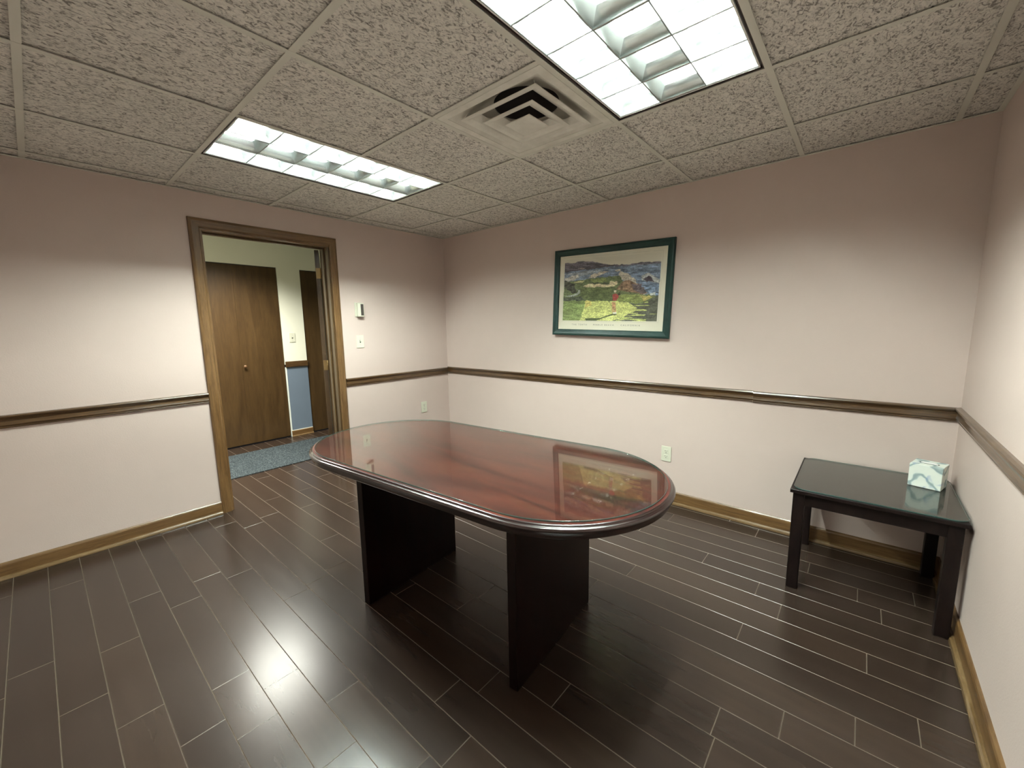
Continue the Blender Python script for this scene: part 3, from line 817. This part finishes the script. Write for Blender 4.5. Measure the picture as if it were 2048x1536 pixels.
cb = np.ones((GX * GY, 4), np.float32); cb[:, :3] = np.clip(IMG.reshape(-1, 3), 0, 1); ca.data.foreach_set('color', cb.ravel())
link('art_print', me, pic)
box('backing', -iw, iw, -0.005, -0.001, -ih, ih, SLOT, pic)
gp = new_mesh('picture_glass', [(-iw, -0.0105, -ih), (iw, -0.0105, -ih), (iw, -0.0105, ih), (-iw, -0.0105, ih), (-iw, -0.0085, -ih), (iw, -0.0085, -ih), (iw, -0.0085, ih), (-iw, -0.0085, ih)],
              [(0, 1, 2, 3), (7, 6, 5, 4), (0, 4, 5, 1), (1, 5, 6, 2), (2, 6, 7, 3), (3, 7, 4, 0)], GLASS_P, pic)
def text_mesh(s, size, mat, parent, loc, rot, spacing=1.0, name='lettering', width=None):
    cu = bpy.data.curves.new('txt', 'FONT'); cu.body = s; cu.size = size; cu.align_x = 'CENTER'; cu.align_y = 'CENTER'; cu.space_character = spacing
    tmp = bpy.data.objects.new('txt', cu); COL.objects.link(tmp)
    bpy.context.view_layer.update()
    dg = bpy.context.evaluated_depsgraph_get()
    me = bpy.data.meshes.new_from_object(tmp.evaluated_get(dg))
    bpy.data.objects.remove(tmp, do_unlink=True)
    if width:
        xsv = [v.co.x for v in me.vertices]; k = width / (max(xsv) - min(xsv))
        for v in me.vertices: v.co.x *= k
    me.materials.clear(); me.materials.append(mat)
    o = link(name, me, parent); o.location = loc; o.rotation_euler = rot; o['kind'] = 'stuff'
    return o
INK = plain('print_ink', (0.22, 0.21, 0.17), 0.7)
text_mesh('THE TENTH  \u00b7  PEBBLE BEACH  \u00b7  CALIFORNIA', 0.017, INK, pic, (-0.018, -0.0065, -0.262), (math.pi / 2, 0, 0), 1.5, width=0.60)

# ------------------------------------------------------------------ wall fittings
def plate_thing(name, loc, rz, label, cat, kind):
    r = empty(name, loc, label, cat, rotz=rz)          # local: x across, -y into room, z up
    w_, h_ = 0.0365, 0.058
    bm = bmesh.new(); bm_box(bm, -w_, w_, -0.006, -0.0005, -h_, h_, 0.003, 2); from_bm('cover_plate', bm, IVORY, r)
    if kind == 'switch':
        box('toggle_slot', -0.0055, 0.0055, -0.0066, -0.0055, -0.0125, 0.0125, SLOT, r)
        bm = bmesh.new(); bm_box(bm, -0.004, 0.004, -0.018, -0.004, -0.004, 0.005, 0.001, 1)
        bm.transform(Matrix.Rotation(math.radians(-22), 4, 'X')); from_bm('toggle', bm, IVORY, r)
        sc = (0.030, -0.030)
    else:
        for z in (0.0195, -0.0195):
            bm = bmesh.new(); bm_box(bm, -0.017, 0.017, -0.0078, -0.005, z - 0.0145, z + 0.0145, 0.0012, 1)
            q_ = from_bm('receptacle', bm, IVORY, r)
            bm = bmesh.new()
            bm_box(bm, -0.0078, -0.0052, -0.0082, -0.0070, z - 0.001, z + 0.008); bm_box(bm, 0.0052, 0.0078, -0.0082, -0.0070, z - 0.001, z + 0.007); bm_box(bm, -0.0024, 0.0024, -0.0082, -0.0070, z - 0.0105, z - 0.0055)
            from_bm('socket_slots', bm, SLOT, q_)
        sc = (0.0,)
    for z in sc: cyl('screw', (0, -0.0065, z), (0, 1, 0), 0.003, 0.002, plain('screw_head', (0.5, 0.5, 0.42), 0.4), r, 10)
    return r
RL = math.radians(90)                                   # local -y -> +x (left wall)
plate_thing('light_switch', (0, -1.038, 1.226), RL, 'ivory toggle light switch on the pink wall, below the thermostat', 'light switch', 'switch')
plate_thing('wall_outlet', (0, -0.352, 0.500), RL, 'ivory electrical outlet low on the doorway wall near the corner', 'outlet', 'outlet')
plate_thing('wall_outlet', (2.470, 0, 0.375), 0, 'ivory electrical outlet on the wall under the golf print', 'outlet', 'outlet')
plate_thing('light_switch', (HX, -0.895, 1.245), RL, 'ivory switch plate on the cream hall wall beyond the doorway', 'light switch', 'switch')
th = empty('thermostat', (0, -1.030, 1.512), 'small ivory thermostat with a dark window above the light switch', 'thermostat', rotz=RL)
box('base_plate', -0.040, 0.036, -0.006, -0.0005, -0.062, 0.066, plain('thermostat_plate', (0.58, 0.57, 0.47), 0.4), th, 0.002)
bm = bmesh.new(); bm_box(bm, -0.026, 0.036, -0.032, -0.006, -0.060, 0.060, 0.003, 2); from_bm('thermostat_body', bm, IVORY, th)
box('display_window', 0.004, 0.031, -0.0335, -0.0318, -0.050, 0.052, plain('dark_window', (0.06, 0.05, 0.045), 0.25), th, 0.0005, 1)
